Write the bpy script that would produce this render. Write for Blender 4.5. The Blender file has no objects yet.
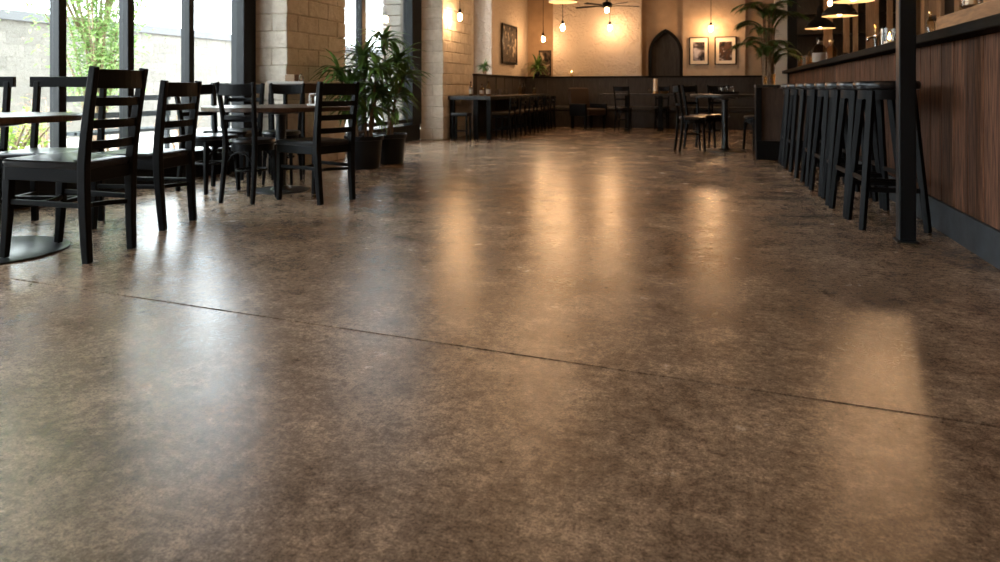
import bpy, bmesh, math, random
from mathutils import Vector, Matrix
R = random.Random(7)
PI = math.pi
SC = bpy.context.scene
COL = SC.collection

# ------------------------------------------------------------------ materials
def M(name):
    m = bpy.data.materials.new(name); m.use_nodes = True
    nt = m.node_tree
    return m, nt, nt.nodes['Principled BSDF']

def simple(name, col, rough=.5, metal=0., spec=.5, noise=.0, nscale=20., bump=0., bscale=60., coat=0.):
    m, nt, b = M(name)
    b.inputs['Base Color'].default_value = (*col, 1)
    b.inputs['Roughness'].default_value = rough
    b.inputs['Metallic'].default_value = metal
    b.inputs['Specular IOR Level'].default_value = spec
    if coat: b.inputs['Coat Weight'].default_value = coat; b.inputs['Coat Roughness'].default_value = .2
    if noise or bump:
        tc = nt.nodes.new('ShaderNodeTexCoord')
    if noise:
        n = nt.nodes.new('ShaderNodeTexNoise'); n.inputs['Scale'].default_value = nscale; n.inputs['Detail'].default_value = 6
        r = nt.nodes.new('ShaderNodeValToRGB')
        r.color_ramp.elements[0].color = (*[c*(1-noise) for c in col], 1); r.color_ramp.elements[0].position = .3
        r.color_ramp.elements[1].color = (*[min(1, c*(1+noise)) for c in col], 1); r.color_ramp.elements[1].position = .7
        nt.links.new(tc.outputs['Object'], n.inputs['Vector']); nt.links.new(n.outputs['Fac'], r.inputs['Fac'])
        nt.links.new(r.outputs['Color'], b.inputs['Base Color'])
    if bump:
        n2 = nt.nodes.new('ShaderNodeTexNoise'); n2.inputs['Scale'].default_value = bscale; n2.inputs['Detail'].default_value = 5
        bp = nt.nodes.new('ShaderNodeBump'); bp.inputs['Strength'].default_value = bump; bp.inputs['Distance'].default_value = .02
        nt.links.new(tc.outputs['Object'], n2.inputs['Vector']); nt.links.new(n2.outputs['Fac'], bp.inputs['Height'])
        nt.links.new(bp.outputs['Normal'], b.inputs['Normal'])
    return m

def wood(name, c1, c2, rough=.5, scale=(1, 1, 1), board=0., axis=1, spec=.4):
    """grain stretched by `scale`; board > 0 gives each board of that width along `axis` its own tone"""
    m, nt, b = M(name)
    tc = nt.nodes.new('ShaderNodeTexCoord'); mp = nt.nodes.new('ShaderNodeMapping'); mp.inputs['Scale'].default_value = scale
    n = nt.nodes.new('ShaderNodeTexNoise'); n.inputs['Scale'].default_value = 6; n.inputs['Detail'].default_value = 8; n.inputs['Distortion'].default_value = .6
    r = nt.nodes.new('ShaderNodeValToRGB')
    r.color_ramp.elements[0].color = (*c1, 1); r.color_ramp.elements[0].position = .35
    r.color_ramp.elements[1].color = (*c2, 1); r.color_ramp.elements[1].position = .68
    nt.links.new(tc.outputs['Object'], mp.inputs['Vector']); nt.links.new(mp.outputs['Vector'], n.inputs['Vector'])
    nt.links.new(n.outputs['Fac'], r.inputs['Fac'])
    out = r.outputs['Color']
    if board:
        sx = nt.nodes.new('ShaderNodeSeparateXYZ'); nt.links.new(tc.outputs['Object'], sx.inputs[0])
        dv = nt.nodes.new('ShaderNodeMath'); dv.operation = 'DIVIDE'; dv.inputs[1].default_value = board
        fl = nt.nodes.new('ShaderNodeMath'); fl.operation = 'FLOOR'
        wn = nt.nodes.new('ShaderNodeTexWhiteNoise'); wn.noise_dimensions = '1D'
        mr = nt.nodes.new('ShaderNodeMapRange'); mr.inputs['To Min'].default_value = .55; mr.inputs['To Max'].default_value = 1.25
        mx = nt.nodes.new('ShaderNodeMixRGB'); mx.blend_type = 'MULTIPLY'; mx.inputs[0].default_value = 1
        nt.links.new(sx.outputs[axis], dv.inputs[0]); nt.links.new(dv.outputs[0], fl.inputs[0]); nt.links.new(fl.outputs[0], wn.inputs['W'])
        nt.links.new(wn.outputs['Value'], mr.inputs['Value'])
        nt.links.new(out, mx.inputs[1]); nt.links.new(mr.outputs['Result'], mx.inputs[2]); out = mx.outputs[0]
    nt.links.new(out, b.inputs['Base Color'])
    b.inputs['Roughness'].default_value = rough; b.inputs['Specular IOR Level'].default_value = spec
    bp = nt.nodes.new('ShaderNodeBump'); bp.inputs['Strength'].default_value = .25; bp.inputs['Distance'].default_value = .01
    nt.links.new(n.outputs['Fac'], bp.inputs['Height']); nt.links.new(bp.outputs['Normal'], b.inputs['Normal'])
    return m

def emis(name, col, s):
    m = bpy.data.materials.new(name); m.use_nodes = True; nt = m.node_tree; nt.nodes.clear()
    o = nt.nodes.new('ShaderNodeOutputMaterial'); e = nt.nodes.new('ShaderNodeEmission')
    e.inputs['Color'].default_value = (*col, 1); e.inputs['Strength'].default_value = s
    nt.links.new(e.outputs[0], o.inputs[0]); return m

def thin_glass(name, tint=(1, 1, 1), gloss=.08, rough=.02):
    m = bpy.data.materials.new(name); m.use_nodes = True; nt = m.node_tree; nt.nodes.clear()
    o = nt.nodes.new('ShaderNodeOutputMaterial'); t = nt.nodes.new('ShaderNodeBsdfTransparent'); g = nt.nodes.new('ShaderNodeBsdfGlossy')
    t.inputs['Color'].default_value = (*tint, 1); g.inputs['Roughness'].default_value = rough
    lw = nt.nodes.new('ShaderNodeLayerWeight'); lw.inputs['Blend'].default_value = .15
    ad = nt.nodes.new('ShaderNodeMath'); ad.operation = 'MULTIPLY_ADD'; ad.inputs[1].default_value = .7; ad.inputs[2].default_value = gloss; ad.use_clamp = True
    mx = nt.nodes.new('ShaderNodeMixShader')
    nt.links.new(lw.outputs['Fresnel'], ad.inputs[0]); nt.links.new(ad.outputs[0], mx.inputs[0])
    nt.links.new(t.outputs[0], mx.inputs[1]); nt.links.new(g.outputs[0], mx.inputs[2]); nt.links.new(mx.outputs[0], o.inputs[0])
    return m

def concrete_floor():
    m, nt, b = M('polished_concrete'); L = nt.links
    tc = nt.nodes.new('ShaderNodeTexCoord')
    def noise(s, d=8, ro=.6, dist=0.):
        n = nt.nodes.new('ShaderNodeTexNoise'); n.inputs['Scale'].default_value = s; n.inputs['Detail'].default_value = d
        n.inputs['Roughness'].default_value = ro; n.inputs['Distortion'].default_value = dist
        L.new(tc.outputs['Object'], n.inputs['Vector']); return n
    def ramp(src, a, ca, z, cz):
        r = nt.nodes.new('ShaderNodeValToRGB'); r.color_ramp.elements[0].position = a; r.color_ramp.elements[1].position = z
        r.color_ramp.elements[0].color = ca; r.color_ramp.elements[1].color = cz; L.new(src, r.inputs['Fac']); return r
    def mul(a, bb, f=1., mode='MULTIPLY'):
        x = nt.nodes.new('ShaderNodeMixRGB'); x.blend_type = mode; x.inputs[0].default_value = f
        L.new(a, x.inputs[1]); L.new(bb, x.inputs[2]); return x.outputs[0]
    big = noise(1.5, 8, .60, .4); mid = noise(4.2, 9, .74, .2); grit = noise(17, 7, .75); fine = noise(42, 6, .8); grain = noise(150, 4, .8); speck = noise(70, 5, .7)
    c = ramp(big.outputs['Fac'], .34, (.205, .149, .106, 1), .64, (.375, .288, .215, 1)).outputs['Color']
    c = mul(c, ramp(mid.outputs['Fac'], .30, (.50, .47, .44, 1), .70, (1.30, 1.27, 1.22, 1)).outputs['Color'])
    c = mul(c, ramp(grit.outputs['Fac'], .32, (.62, .60, .585, 1), .60, (1.12, 1.115, 1.11, 1)).outputs['Color'])
    c = mul(c, ramp(fine.outputs['Fac'], .34, (.42, .41, .40, 1), .66, (1.48, 1.48, 1.48, 1)).outputs['Color'])
    c = mul(c, ramp(grain.outputs['Fac'], .36, (.50, .50, .50, 1), .64, (1.46, 1.46, 1.46, 1)).outputs['Color'])
    c = mul(c, ramp(speck.outputs['Fac'], .31, (.22, .20, .19, 1), .39, (1, 1, 1, 1)).outputs['Color'], .85)
    L.new(c, b.inputs['Base Color'])
    rr = nt.nodes.new('ShaderNodeMapRange'); rr.inputs['From Min'].default_value = .3; rr.inputs['From Max'].default_value = .7
    rr.inputs['To Min'].default_value = .17; rr.inputs['To Max'].default_value = .29
    L.new(mid.outputs['Fac'], rr.inputs['Value']); L.new(rr.outputs['Result'], b.inputs['Roughness'])
    b.inputs['Specular IOR Level'].default_value = .38
    bn = noise(110, 5, .7); b2 = noise(9, 5, .6)
    bp = nt.nodes.new('ShaderNodeBump'); bp.inputs['Strength'].default_value = .18; bp.inputs['Distance'].default_value = .004
    bq = nt.nodes.new('ShaderNodeBump'); bq.inputs['Strength'].default_value = .06; bq.inputs['Distance'].default_value = .02
    L.new(bn.outputs['Fac'], bp.inputs['Height']); L.new(b2.outputs['Fac'], bq.inputs['Height'])
    L.new(bq.outputs['Normal'], bp.inputs['Normal']); L.new(bp.outputs['Normal'], b.inputs['Normal'])
    return m

def stone(name, c1, c2):
    """cream painted block with its own tone per block (Random Per Island) and pitted face"""
    m, nt, b = M(name); L = nt.links
    tc = nt.nodes.new('ShaderNodeTexCoord'); g = nt.nodes.new('ShaderNodeNewGeometry')
    n = nt.nodes.new('ShaderNodeTexNoise'); n.inputs['Scale'].default_value = 9; n.inputs['Detail'].default_value = 9; n.inputs['Roughness'].default_value = .7
    r = nt.nodes.new('ShaderNodeValToRGB'); r.color_ramp.elements[0].position = .3; r.color_ramp.elements[1].position = .7
    r.color_ramp.elements[0].color = (*c1, 1); r.color_ramp.elements[1].color = (*c2, 1)
    mr = nt.nodes.new('ShaderNodeMapRange'); mr.inputs['To Min'].default_value = .84; mr.inputs['To Max'].default_value = 1.06
    mx = nt.nodes.new('ShaderNodeMixRGB'); mx.blend_type = 'MULTIPLY'; mx.inputs[0].default_value = 1
    L.new(tc.outputs['Object'], n.inputs['Vector']); L.new(n.outputs['Fac'], r.inputs['Fac'])
    L.new(g.outputs['Random Per Island'], mr.inputs['Value']); L.new(r.outputs['Color'], mx.inputs[1]); L.new(mr.outputs['Result'], mx.inputs[2])
    L.new(mx.outputs[0], b.inputs['Base Color']); b.inputs['Roughness'].default_value = .85
    n2 = nt.nodes.new('ShaderNodeTexNoise'); n2.inputs['Scale'].default_value = 17; n2.inputs['Detail'].default_value = 8; n2.inputs['Roughness'].default_value = .7
    bp = nt.nodes.new('ShaderNodeBump'); bp.inputs['Strength'].default_value = .85; bp.inputs['Distance'].default_value = .045
    L.new(tc.outputs['Object'], n2.inputs['Vector']); L.new(n2.outputs['Fac'], bp.inputs['Height']); L.new(bp.outputs['Normal'], b.inputs['Normal'])
    return m

def plaster():
    m, nt, b = M('trowelled_plaster'); L = nt.links
    tc = nt.nodes.new('ShaderNodeTexCoord')
    b.inputs['Base Color'].default_value = (.60, .505, .415, 1); b.inputs['Roughness'].default_value = .8
    n = nt.nodes.new('ShaderNodeTexNoise'); n.inputs['Scale'].default_value = 9; n.inputs['Detail'].default_value = 5; n.inputs['Distortion'].default_value = 1.6
    bp = nt.nodes.new('ShaderNodeBump'); bp.inputs['Strength'].default_value = .9; bp.inputs['Distance'].default_value = .07
    L.new(tc.outputs['Object'], n.inputs['Vector']); L.new(n.outputs['Fac'], bp.inputs['Height']); L.new(bp.outputs['Normal'], b.inputs['Normal'])
    return m

def art(name, cols, scale, seed):
    m, nt, b = M(name); L = nt.links
    tc = nt.nodes.new('ShaderNodeTexCoord'); mp = nt.nodes.new('ShaderNodeMapping'); mp.inputs['Location'].default_value = (seed, seed*.7, seed*.3)
    n = nt.nodes.new('ShaderNodeTexNoise'); n.inputs['Scale'].default_value = scale; n.inputs['Detail'].default_value = 3; n.inputs['Distortion'].default_value = .8
    r = nt.nodes.new('ShaderNodeValToRGB'); cr = r.color_ramp
    cr.elements[0].position = .34; cr.elements[0].color = (*cols[0], 1); cr.elements[1].position = .66; cr.elements[1].color = (*cols[-1], 1)
    for i, c in enumerate(cols[1:-1]):
        e = cr.elements.new(.34+.32*(i+1)/(len(cols)-1)); e.color = (*c, 1)
    L.new(tc.outputs['Object'], mp.inputs['Vector']); L.new(mp.outputs['Vector'], n.inputs['Vector']); L.new(n.outputs['Fac'], r.inputs['Fac']); L.new(r.outputs['Color'], b.inputs['Base Color'])
    b.inputs['Roughness'].default_value = .7; b.inputs['Specular IOR Level'].default_value = .15; return m

def leaf(name, c1, c2, rough=.45):
    m, nt, b = M(name); g = nt.nodes.new('ShaderNodeNewGeometry'); r = nt.nodes.new('ShaderNodeValToRGB')
    r.color_ramp.elements[0].color = (*c1, 1); r.color_ramp.elements[1].color = (*c2, 1)
    nt.links.new(g.outputs['Random Per Island'], r.inputs['Fac']); nt.links.new(r.outputs['Color'], b.inputs['Base Color'])
    b.inputs['Roughness'].default_value = rough
    t = nt.nodes.new('ShaderNodeBsdfTranslucent'); mx = nt.nodes.new('ShaderNodeMixShader'); mx.inputs[0].default_value = .3
    nt.links.new(r.outputs['Color'], t.inputs['Color'])
    o = nt.nodes['Material Output']; nt.links.new(b.outputs[0], mx.inputs[1]); nt.links.new(t.outputs[0], mx.inputs[2]); nt.links.new(mx.outputs[0], o.inputs[0])
    return m

WARM = (1., .58, .28)
mt = dict(
    floor=concrete_floor(), groove=simple('joint_filler', (.022, .018, .015), .9),
    black=simple('black_stained_wood', (.0048, .0052, .006), .45, spec=.09, bump=.05, bscale=90),
    seat=simple('black_vinyl', (.008, .009, .011), .30, spec=.35),
    steel=simple('black_powdercoat_steel', (.005, .007, .009), .42, spec=.22),
    iron=simple('black_cast_iron', (.014, .016, .019), .30, spec=.5, bump=.06, bscale=40),
    frame=simple('black_window_frame', (.006, .0075, .009), .38, spec=.2),
    top=wood('dark_walnut_top', (.035, .020, .013), (.075, .042, .025), .28, (2, 14, 2)),
    blacktop=wood('ebony_top', (.012, .011, .011), (.028, .025, .024), .33, (2, 14, 2)),
    stone=stone('cream_block', (.60, .51, .41), (.80, .72, .62)), mortar=simple('mortar', (.52, .43, .34), .95, noise=.2, nscale=30),
    plaster=plaster(),
    tan=simple('tan_wall_paint', (.35, .24, .15), .85, noise=.12, nscale=5, bump=.3, bscale=18),
    textured=simple('textured_tan_plaster', (.44, .325, .225), .85, noise=.1, nscale=6, bump=.9, bscale=14),
    ceil=simple('dark_ceiling_paint', (.16, .125, .095), .9),
    plank=wood('bar_front_planks', (.032, .014, .008), (.155, .072, .042), .68, (3, 9, .7), board=.232, axis=1, spec=.12),
    slate=simple('slate_skirting', (.027, .031, .036), .6, spec=.2, noise=.25, nscale=14),
    counter=wood('dark_counter_wood', (.004, .0037, .0035), (.010, .009, .008), .7, (6, .8, 6), spec=.06),
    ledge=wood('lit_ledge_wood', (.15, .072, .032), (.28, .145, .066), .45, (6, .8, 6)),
    upright=wood('back_bar_upright', (.36, .22, .12), (.54, .35, .20), .5, (8, 8, .8)),
    darkpanel=wood('dark_wainscot', (.020, .0155, .0135), (.042, .033, .028), .5, (4, 4, .8)),
    brownpanel=wood('brown_panel', (.040, .025, .019), (.075, .046, .033), .5, (4, 4, .8)),
    leather=simple('brown_leather', (.034, .019, .011), .5, spec=.3, bump=.1, bscale=40),
    booth=simple('black_booth_vinyl', (.022, .021, .022), .4),
    white=simple('white_painted_plaster', (.72, .64, .54), .7),
    pot=simple('black_plastic_pot', (.007, .009, .012), .42, spec=.3), soil=simple('potting_soil', (.03, .02, .013), .95, bump=.8, bscale=50),
    cane=simple('plant_cane', (.16, .10, .055), .8, noise=.3, nscale=40),
    leafg=leaf('dracaena_leaf', (.035, .085, .018), (.12, .23, .045)), leafpalm=leaf('palm_leaf', (.040, .080, .016), (.10, .155, .035)),
    leaftree=leaf('shrub_leaf', (.20, .34, .10), (.44, .58, .24), .6), leafy=leaf('yellow_green_leaf', (.16, .34, .04), (.55, .62, .12), .6),
    leafred=leaf('russet_leaf', (.38, .20, .14), (.62, .40, .30), .6), bark=simple('pale_bark', (.34, .25, .17), .9),
    cap=simple('grey_coping', (.13, .13, .135), .8), patio=simple('pale_paving', (.50, .47, .43), .85, noise=.1, nscale=8),
    rail=simple('grey_painted_rail', (.028, .036, .043), .5),
    glass=thin_glass('window_glass', (.97, .985, .98), .03), clear=thin_glass('clear_drinking_glass', (.95, .93, .90), .03, .12),
    amber=thin_glass('amber_glass', (.94, .78, .55), .04, .12), smoke=thin_glass('smoky_glass', (.62, .55, .48), .05, .1),
    candlewax=simple('ivory_wax', (.75, .62, .45), .6), flame=emis('candle_flame', (1., .55, .18), 30.),
    bulb=emis('warm_bulb', WARM, 245.), strongbulb=emis('strong_warm_bulb', WARM, 300.), barbulb=emis('warm_bar_bulb', WARM, 42.), lining=simple('cream_shade_enamel', (.72, .62, .46), .5),
    shade=simple('black_shade_enamel', (.012, .011, .011), .25), brass=simple('brushed_brass', (.55, .36, .16), .3, 1.), chrome=simple('chrome', (.75, .75, .76), .12, 1.),
    mat=simple('ivory_mat_board', (.74, .64, .51), .8), label=simple('pale_paper_label', (.40, .37, .34), .7), card=simple('brown_cardboard', (.24, .15, .085), .8),
    art1=art('muted_sketch', [(.012, .009, .008), (.10, .07, .05), (.03, .022, .016), (.40, .31, .22)], 6, 3.1),
    art2=art('dark_photo_print', [(.015, .014, .018), (.06, .045, .04), (.30, .26, .27), (.52, .50, .55)], 6, 8.3),
    art3=art('dark_photo_print_b', [(.015, .013, .012), (.10, .05, .03), (.05, .035, .03), (.50, .42, .40)], 7, 21.7),
    whiteglaze=simple('white_glaze', (.70, .68, .65), .3),
)

# ------------------------------------------------------------------ mesh helpers
def box(bm, c, s, rz=0.):
    r = bmesh.ops.create_cube(bm, size=1.)
    m = Matrix.Translation(c) @ Matrix.Rotation(rz, 4, 'Z') @ Matrix.Diagonal((*s, 1))
    bmesh.ops.transform(bm, matrix=m, verts=r['verts']); return r['verts']

def box2(bm, a, b):
    return box(bm, [(a[i]+b[i])/2 for i in range(3)], [abs(b[i]-a[i]) for i in range(3)])

def sweep(bm, pts, w, h, up=(0, 0, 1), closed=False):
    """rectangular section: h along `up` (projected), w across; w and h may be lists"""
    P = [Vector(p) for p in pts]; n = len(P); up = Vector(up); rings = []
    for i, p in enumerate(P):
        if closed: t = P[(i+1) % n]-P[i-1]
        else: t = (P[min(i+1, n-1)]-P[max(i-1, 0)])
        t.normalize(); u = (up-t*up.dot(t)).normalized(); s = t.cross(u)
        ww = w[i] if isinstance(w, (list, tuple)) else w; hh = h[i] if isinstance(h, (list, tuple)) else h
        rings.append([bm.verts.new(p+s*ww/2*a+u*hh/2*b) for a, b in ((1, 1), (-1, 1), (-1, -1), (1, -1))])
    for i in range(n if closed else n-1):
        a, b = rings[i], rings[(i+1) % n]
        for k in range(4): bm.faces.new((a[k], a[(k+1) % 4], b[(k+1) % 4], b[k]))
    if not closed: bm.faces.new(rings[0][::-1]); bm.faces.new(rings[-1])

def tube(bm, pts, r, n=8, closed=False):
    P = [Vector(p) for p in pts]; m = len(P); rings = []; prev = None
    for i, p in enumerate(P):
        if closed: t = (P[(i+1) % m]-P[i-1]).normalized()
        else: t = (P[min(i+1, m-1)]-P[max(i-1, 0)]).normalized()
        u = prev if prev is not None else (Vector((1, 0, 0)) if abs(t.x) < .9 else Vector((0, 1, 0)))
        u = (u-t*u.dot(t)).normalized(); prev = u; s = t.cross(u)
        rr = r[i] if isinstance(r, (list, tuple)) else r
        rings.append([bm.verts.new(p+(u*math.cos(2*PI*k/n)+s*math.sin(2*PI*k/n))*rr) for k in range(n)])
    for i in range(m if closed else m-1):
        a, b = rings[i], rings[(i+1) % m]
        for k in range(n): bm.faces.new((a[k], a[(k+1) % n], b[(k+1) % n], b[k]))
    if not closed: bm.faces.new(rings[0][::-1]); bm.faces.new(rings[-1])

def lathe(bm, prof, c=(0, 0, 0), n=28, cap=True):
    """profile of (radius, z) from bottom to top about a vertical axis through c"""
    rings = []
    for r, z in prof:
        if r < 1e-5: rings.append([bm.verts.new((c[0], c[1], c[2]+z))])
        else: rings.append([bm.verts.new((c[0]+r*math.cos(2*PI*k/n), c[1]+r*math.sin(2*PI*k/n), c[2]+z)) for k in range(n)])
    for a, b in zip(rings, rings[1:]):
        for k in range(n):
            k2 = (k+1) % n
            f = [a[k], a[k2], b[k2], b[k]] if len(a) > 1 and len(b) > 1 else ([a[0], b[k2], b[k]] if len(a) == 1 else [a[k], a[k2], b[0]])
            bm.faces.new(f)
    if cap:
        if len(rings[0]) > 1: bm.faces.new(rings[0][::-1])
        if len(rings[-1]) > 1: bm.faces.new(rings[-1])

def blade(bm, base, d, length, width, droop, segs=5):
    """one creased strap leaf leaving base along unit vector d and drooping under its weight"""
    d = Vector(d).normalized(); p = Vector(base); side = d.cross(Vector((0, 0, 1)))
    if side.length < .05: side = Vector((1, 0, 0))
    side.normalize(); prev = None
    for i in range(segs+1):
        t = i/segs; w = width*(.35+.65*math.sin(PI*min(1, t*1.15+.12)))*(1 if t < .97 else .08)/2
        nrm = side.cross(d).normalized()
        cur = (bm.verts.new(p-side*w+nrm*w*.35), bm.verts.new(p), bm.verts.new(p+side*w+nrm*w*.35))
        if prev:
            bm.faces.new((prev[0], prev[1], cur[1], cur[0])); bm.faces.new((prev[1], prev[2], cur[2], cur[1]))
        prev = cur; p = p+d*length/segs; d = (d+Vector((0, 0, -droop/segs))).normalized()

def obj(name, bm, mat, parent=None, bevel=0., smooth=False, angle=None):
    bmesh.ops.recalc_face_normals(bm, faces=bm.faces)
    me = bpy.data.meshes.new(name); bm.to_mesh(me); bm.free(); me.materials.append(mt[mat])
    if smooth or angle is not None:
        for p in me.polygons: p.use_smooth = True
        if angle is not None: me.set_sharp_from_angle(angle=math.radians(angle))
    o = bpy.data.objects.new(name, me); COL.objects.link(o)
    if bevel:
        b = o.modifiers.new('bevel', 'BEVEL'); b.width = bevel; b.segments = 2; b.limit_method = 'ANGLE'
    if parent: o.parent = parent
    return o

def nb(): return bmesh.new()
def tag(o, label, cat, group=None):
    o['label'] = label; o['category'] = cat
    if group: o['group'] = group
    return o
def thing(name, label, cat, loc=(0, 0, 0), rz=0., group=None):
    o = bpy.data.objects.new(name, None); COL.objects.link(o); o.empty_display_size = .1
    o.location = loc; o.rotation_euler = (0, 0, rz); return tag(o, label, cat, group)
def empty(name, loc=(0, 0, 0)):
    o = bpy.data.objects.new(name, None); COL.objects.link(o); o.location = loc; o['kind'] = 'structure'; return o
def struct(name, bm, mat, parent=None, bevel=0., **k):
    o = obj(name, bm, mat, parent, bevel, **k)
    if not parent: o['kind'] = 'structure'
    return o
def dup(root, label, loc, rz=0., group=None):
    r = root.copy(); COL.objects.link(r); r.location = loc; r.rotation_euler = (0, 0, rz); r['label'] = label
    if group: r['group'] = group
    for ch in list(root.children):
        c = ch.copy(); COL.objects.link(c); c.parent = r
        for g in list(ch.children):
            d = g.copy(); COL.objects.link(d); d.parent = c
    return r
def face(dx, dy): return math.atan2(-dx, dy)      # heading of a chair whose own front is +Y

# ------------------------------------------------------------------ setting: floor, walls, ceiling
XW, XP, YB = -4.76, -4.345, 16.2      # window wall, pier face, back wall
def joint(x): return 2.316-.0766*(x+2.488)
XL, XR, Y0 = -4.95, 3.75, -3.2
bm = nb()
for (a, b) in (('n', 0), ('f', 0)):
    g = .0065
    if a == 'n': vs = [(XL, Y0, 0), (XR, Y0, 0), (XR, joint(XR)-g, 0), (XL, joint(XL)-g, 0)]
    else: vs = [(XL, joint(XL)+g, 0), (XR, joint(XR)+g, 0), (XR, 16.5, 0), (XL, 16.5, 0)]
    bm.faces.new([bm.verts.new(v) for v in vs])
    e = [(XL, joint(XL)+(-g if a == 'n' else g)), (XR, joint(XR)+(-g if a == 'n' else g))]
    bm.faces.new([bm.verts.new(v) for v in ((*e[0], 0), (*e[1], 0), (*e[1], -.012), (*e[0], -.012))])
struct('floor', bm, 'floor')
bm = nb(); sweep(bm, [(XL, joint(XL), -.014), (XR, joint(XR), -.014)], .03, .006); struct('trim_1', bm, 'groove')
bm = nb(); box2(bm, (XL, Y0, 3.3), (XR, 16.5, 3.4)); struct('ceiling', bm, 'ceil')
bm = nb(); box2(bm, (XL, Y0-.12, 0), (XR, Y0, 3.3)); struct('wall_front', bm, 'tan')
bm = nb(); box2(bm, (XR, Y0, 0), (XR+.12, 16.5, 3.3)); struct('wall_right', bm, 'tan')

def blocks(name, x0, x1, y0, y1, h=3.3, course=.185, length=.41):
    """masonry pier of pillow-faced blocks with raked joints"""
    bm = nb(); j = .0035
    n = int(round(h/course)); ch = h/n
    for k in range(n):
        z0, z1 = k*ch, (k+1)*ch
        off = 0 if k % 2 else length/2
        ys = [y0]; y = y0+length-off*.999
        while y < y1-.08: ys.append(y); y += length
        ys.append(y1)
        for a, b in zip(ys, ys[1:]):
            xs = [x0, x1] if k % 2 else [x0, x0+(x1-x0)*.55, x1]
            if a > y0+.01: xs = [x0, x1]
            for c, d in zip(xs, xs[1:]):
                dx, dy = R.uniform(0, .008), R.uniform(0, .008)
                v = box2(bm, (c+(j if c > x0 else 0), a+(j if a > y0 else 0)-(dy if a == y0 else 0), z0+j*.8), (d-(j if d < x1 else 0)+(dx if d == x1 else 0), b-(j if b < y1 else 0), z1-j*.8))
                for q in v: q.co += Vector((R.uniform(-.003, .003), R.uniform(-.003, .003), R.uniform(-.003, .003)))
    o = struct(name, bm, 'stone', bevel=.012)
    o.modifiers['bevel'].segments = 2
    c = nb(); box2(c, (x0+.014, y0+.014, 0), (x1-.014, y1-.014, h)); obj('mortar_core', c, 'mortar', o)
    return o
blocks('wall_left', XW, XP, 6.385, 7.60)
blocks('wall_left.001', XW, XP, 10.77, 12.20)
bm = nb(); box2(bm, (XW, 13.40, 0), (XP, 16.2, 3.3)); struct('wall_left.002', bm, 'plaster', bevel=.015)
bm = nb(); box2(bm, (XL, Y0, 0), (XW+.05, -1.0, 3.3)); struct('wall_left.004', bm, 'stone')
# back wall: a deep bay by the corner, a pale panel that stands forward, a tan length with the arched niche, a textured length
bm = nb(); box2(bm, (XL, 16.2, 0), (-3.64, 16.4, 3.3)); struct('wall_back', bm, 'tan')
bm = nb(); box2(bm, (-3.64, 15.8, 0), (-1.636, 16.4, 3.3)); struct('wall_back.001', bm, 'plaster')
bm = nb()
ax0, ax1, asp, ape = -1.458, -.775, 1.60, 2.14      # arched niche: sides, spring line, apex
acx = (ax0+ax1)/2
def arch(x0, x1, sp, ap, z0, n=9):
    c = (x0+x1)/2; pts = [(x0, z0), (x0, sp)]
    for i in range(1, n+1):
        t = i/n*math.radians(66); pts.append((x0+(c-x0)*(1-math.cos(t))/(1-math.cos(math.radians(66))), sp+(ap-sp)*math.sin(t)/math.sin(math.radians(66))))
    for x, z in list(pts)[::-1][1:]: pts.append((2*c-x, z))
    return pts
A = arch(ax0, ax1, asp, ape, 1.12)
# wall around the arch, in front (y=16.0) and the reveal
yw, yd = 16.0, 16.14
half = len(A)//2
L_, R_ = A[:half+1], A[half:]
outer = [(-1.636, 1.12), (-1.636, 3.3), (acx, 3.3)]
bm.faces.new([bm.verts.new((x, yw, z)) for x, z in [outer[0]]+L_+[(acx, 3.3), (-1.636, 3.3)]])
bm.faces.new([bm.verts.new((x, yw, z)) for x, z in R_+[(-.775, 1.12), (-.74, 1.12), (-.74, 3.3), (acx, 3.3)]])
for (a, b) in zip(A, A[1:]):
    bm.faces.new([bm.verts.new(v) for v in ((a[0], yw, a[1]), (b[0], yw, b[1]), (b[0], yd, b[1]), (a[0], yd, a[1]))])
box2(bm, (-1.636, yd+.05, 0), (-.74, 16.4, 3.3)); box2(bm, (-1.636, yw, 0), (-.74, 16.4, 1.12))
struct('wall_back.002', bm, 'tan')
bm = nb(); box2(bm, (-.74, 15.94, 0), (.56, 16.4, 3.3)); struct('wall_back.003', bm, 'textured')
bm = nb(); box2(bm, (.56, 16.0, 0), (1.28, 16.4, 3.3)); struct('wall_back.004', bm, 'tan')
bm = nb(); box2(bm, (1.28, 15.9, 0), (XR, 16.4, 3.3)); struct('wall_back.005', bm, 'darkpanel')
# niche shutter
t = empty('door_1', (acx, 0, 0))
bm = nb(); bm.faces.new([bm.verts.new((x-acx, yd, z)) for x, z in A]); ex = bmesh.ops.extrude_face_region(bm, geom=bm.faces[:])
bmesh.ops.translate(bm, vec=(0, .04, 0), verts=[v for v in ex['geom'] if isinstance(v, bmesh.types.BMVert)])
for k in range(1, 5): box2(bm, (ax0-acx+k*(ax1-ax0)/5-.006, yd-.008, 1.13), (ax0-acx+k*(ax1-ax0)/5+.006, yd+.004, 1.75 if k in (1, 4) else 2.0))
obj('door_leaf', bm, 'darkpanel', t)
bm = nb(); sweep(bm, [(x-acx, yw-.012, z) for x, z in A], .07, .045, up=(0, 1, 0)); obj('door_frame', bm, 'black', t)

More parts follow.
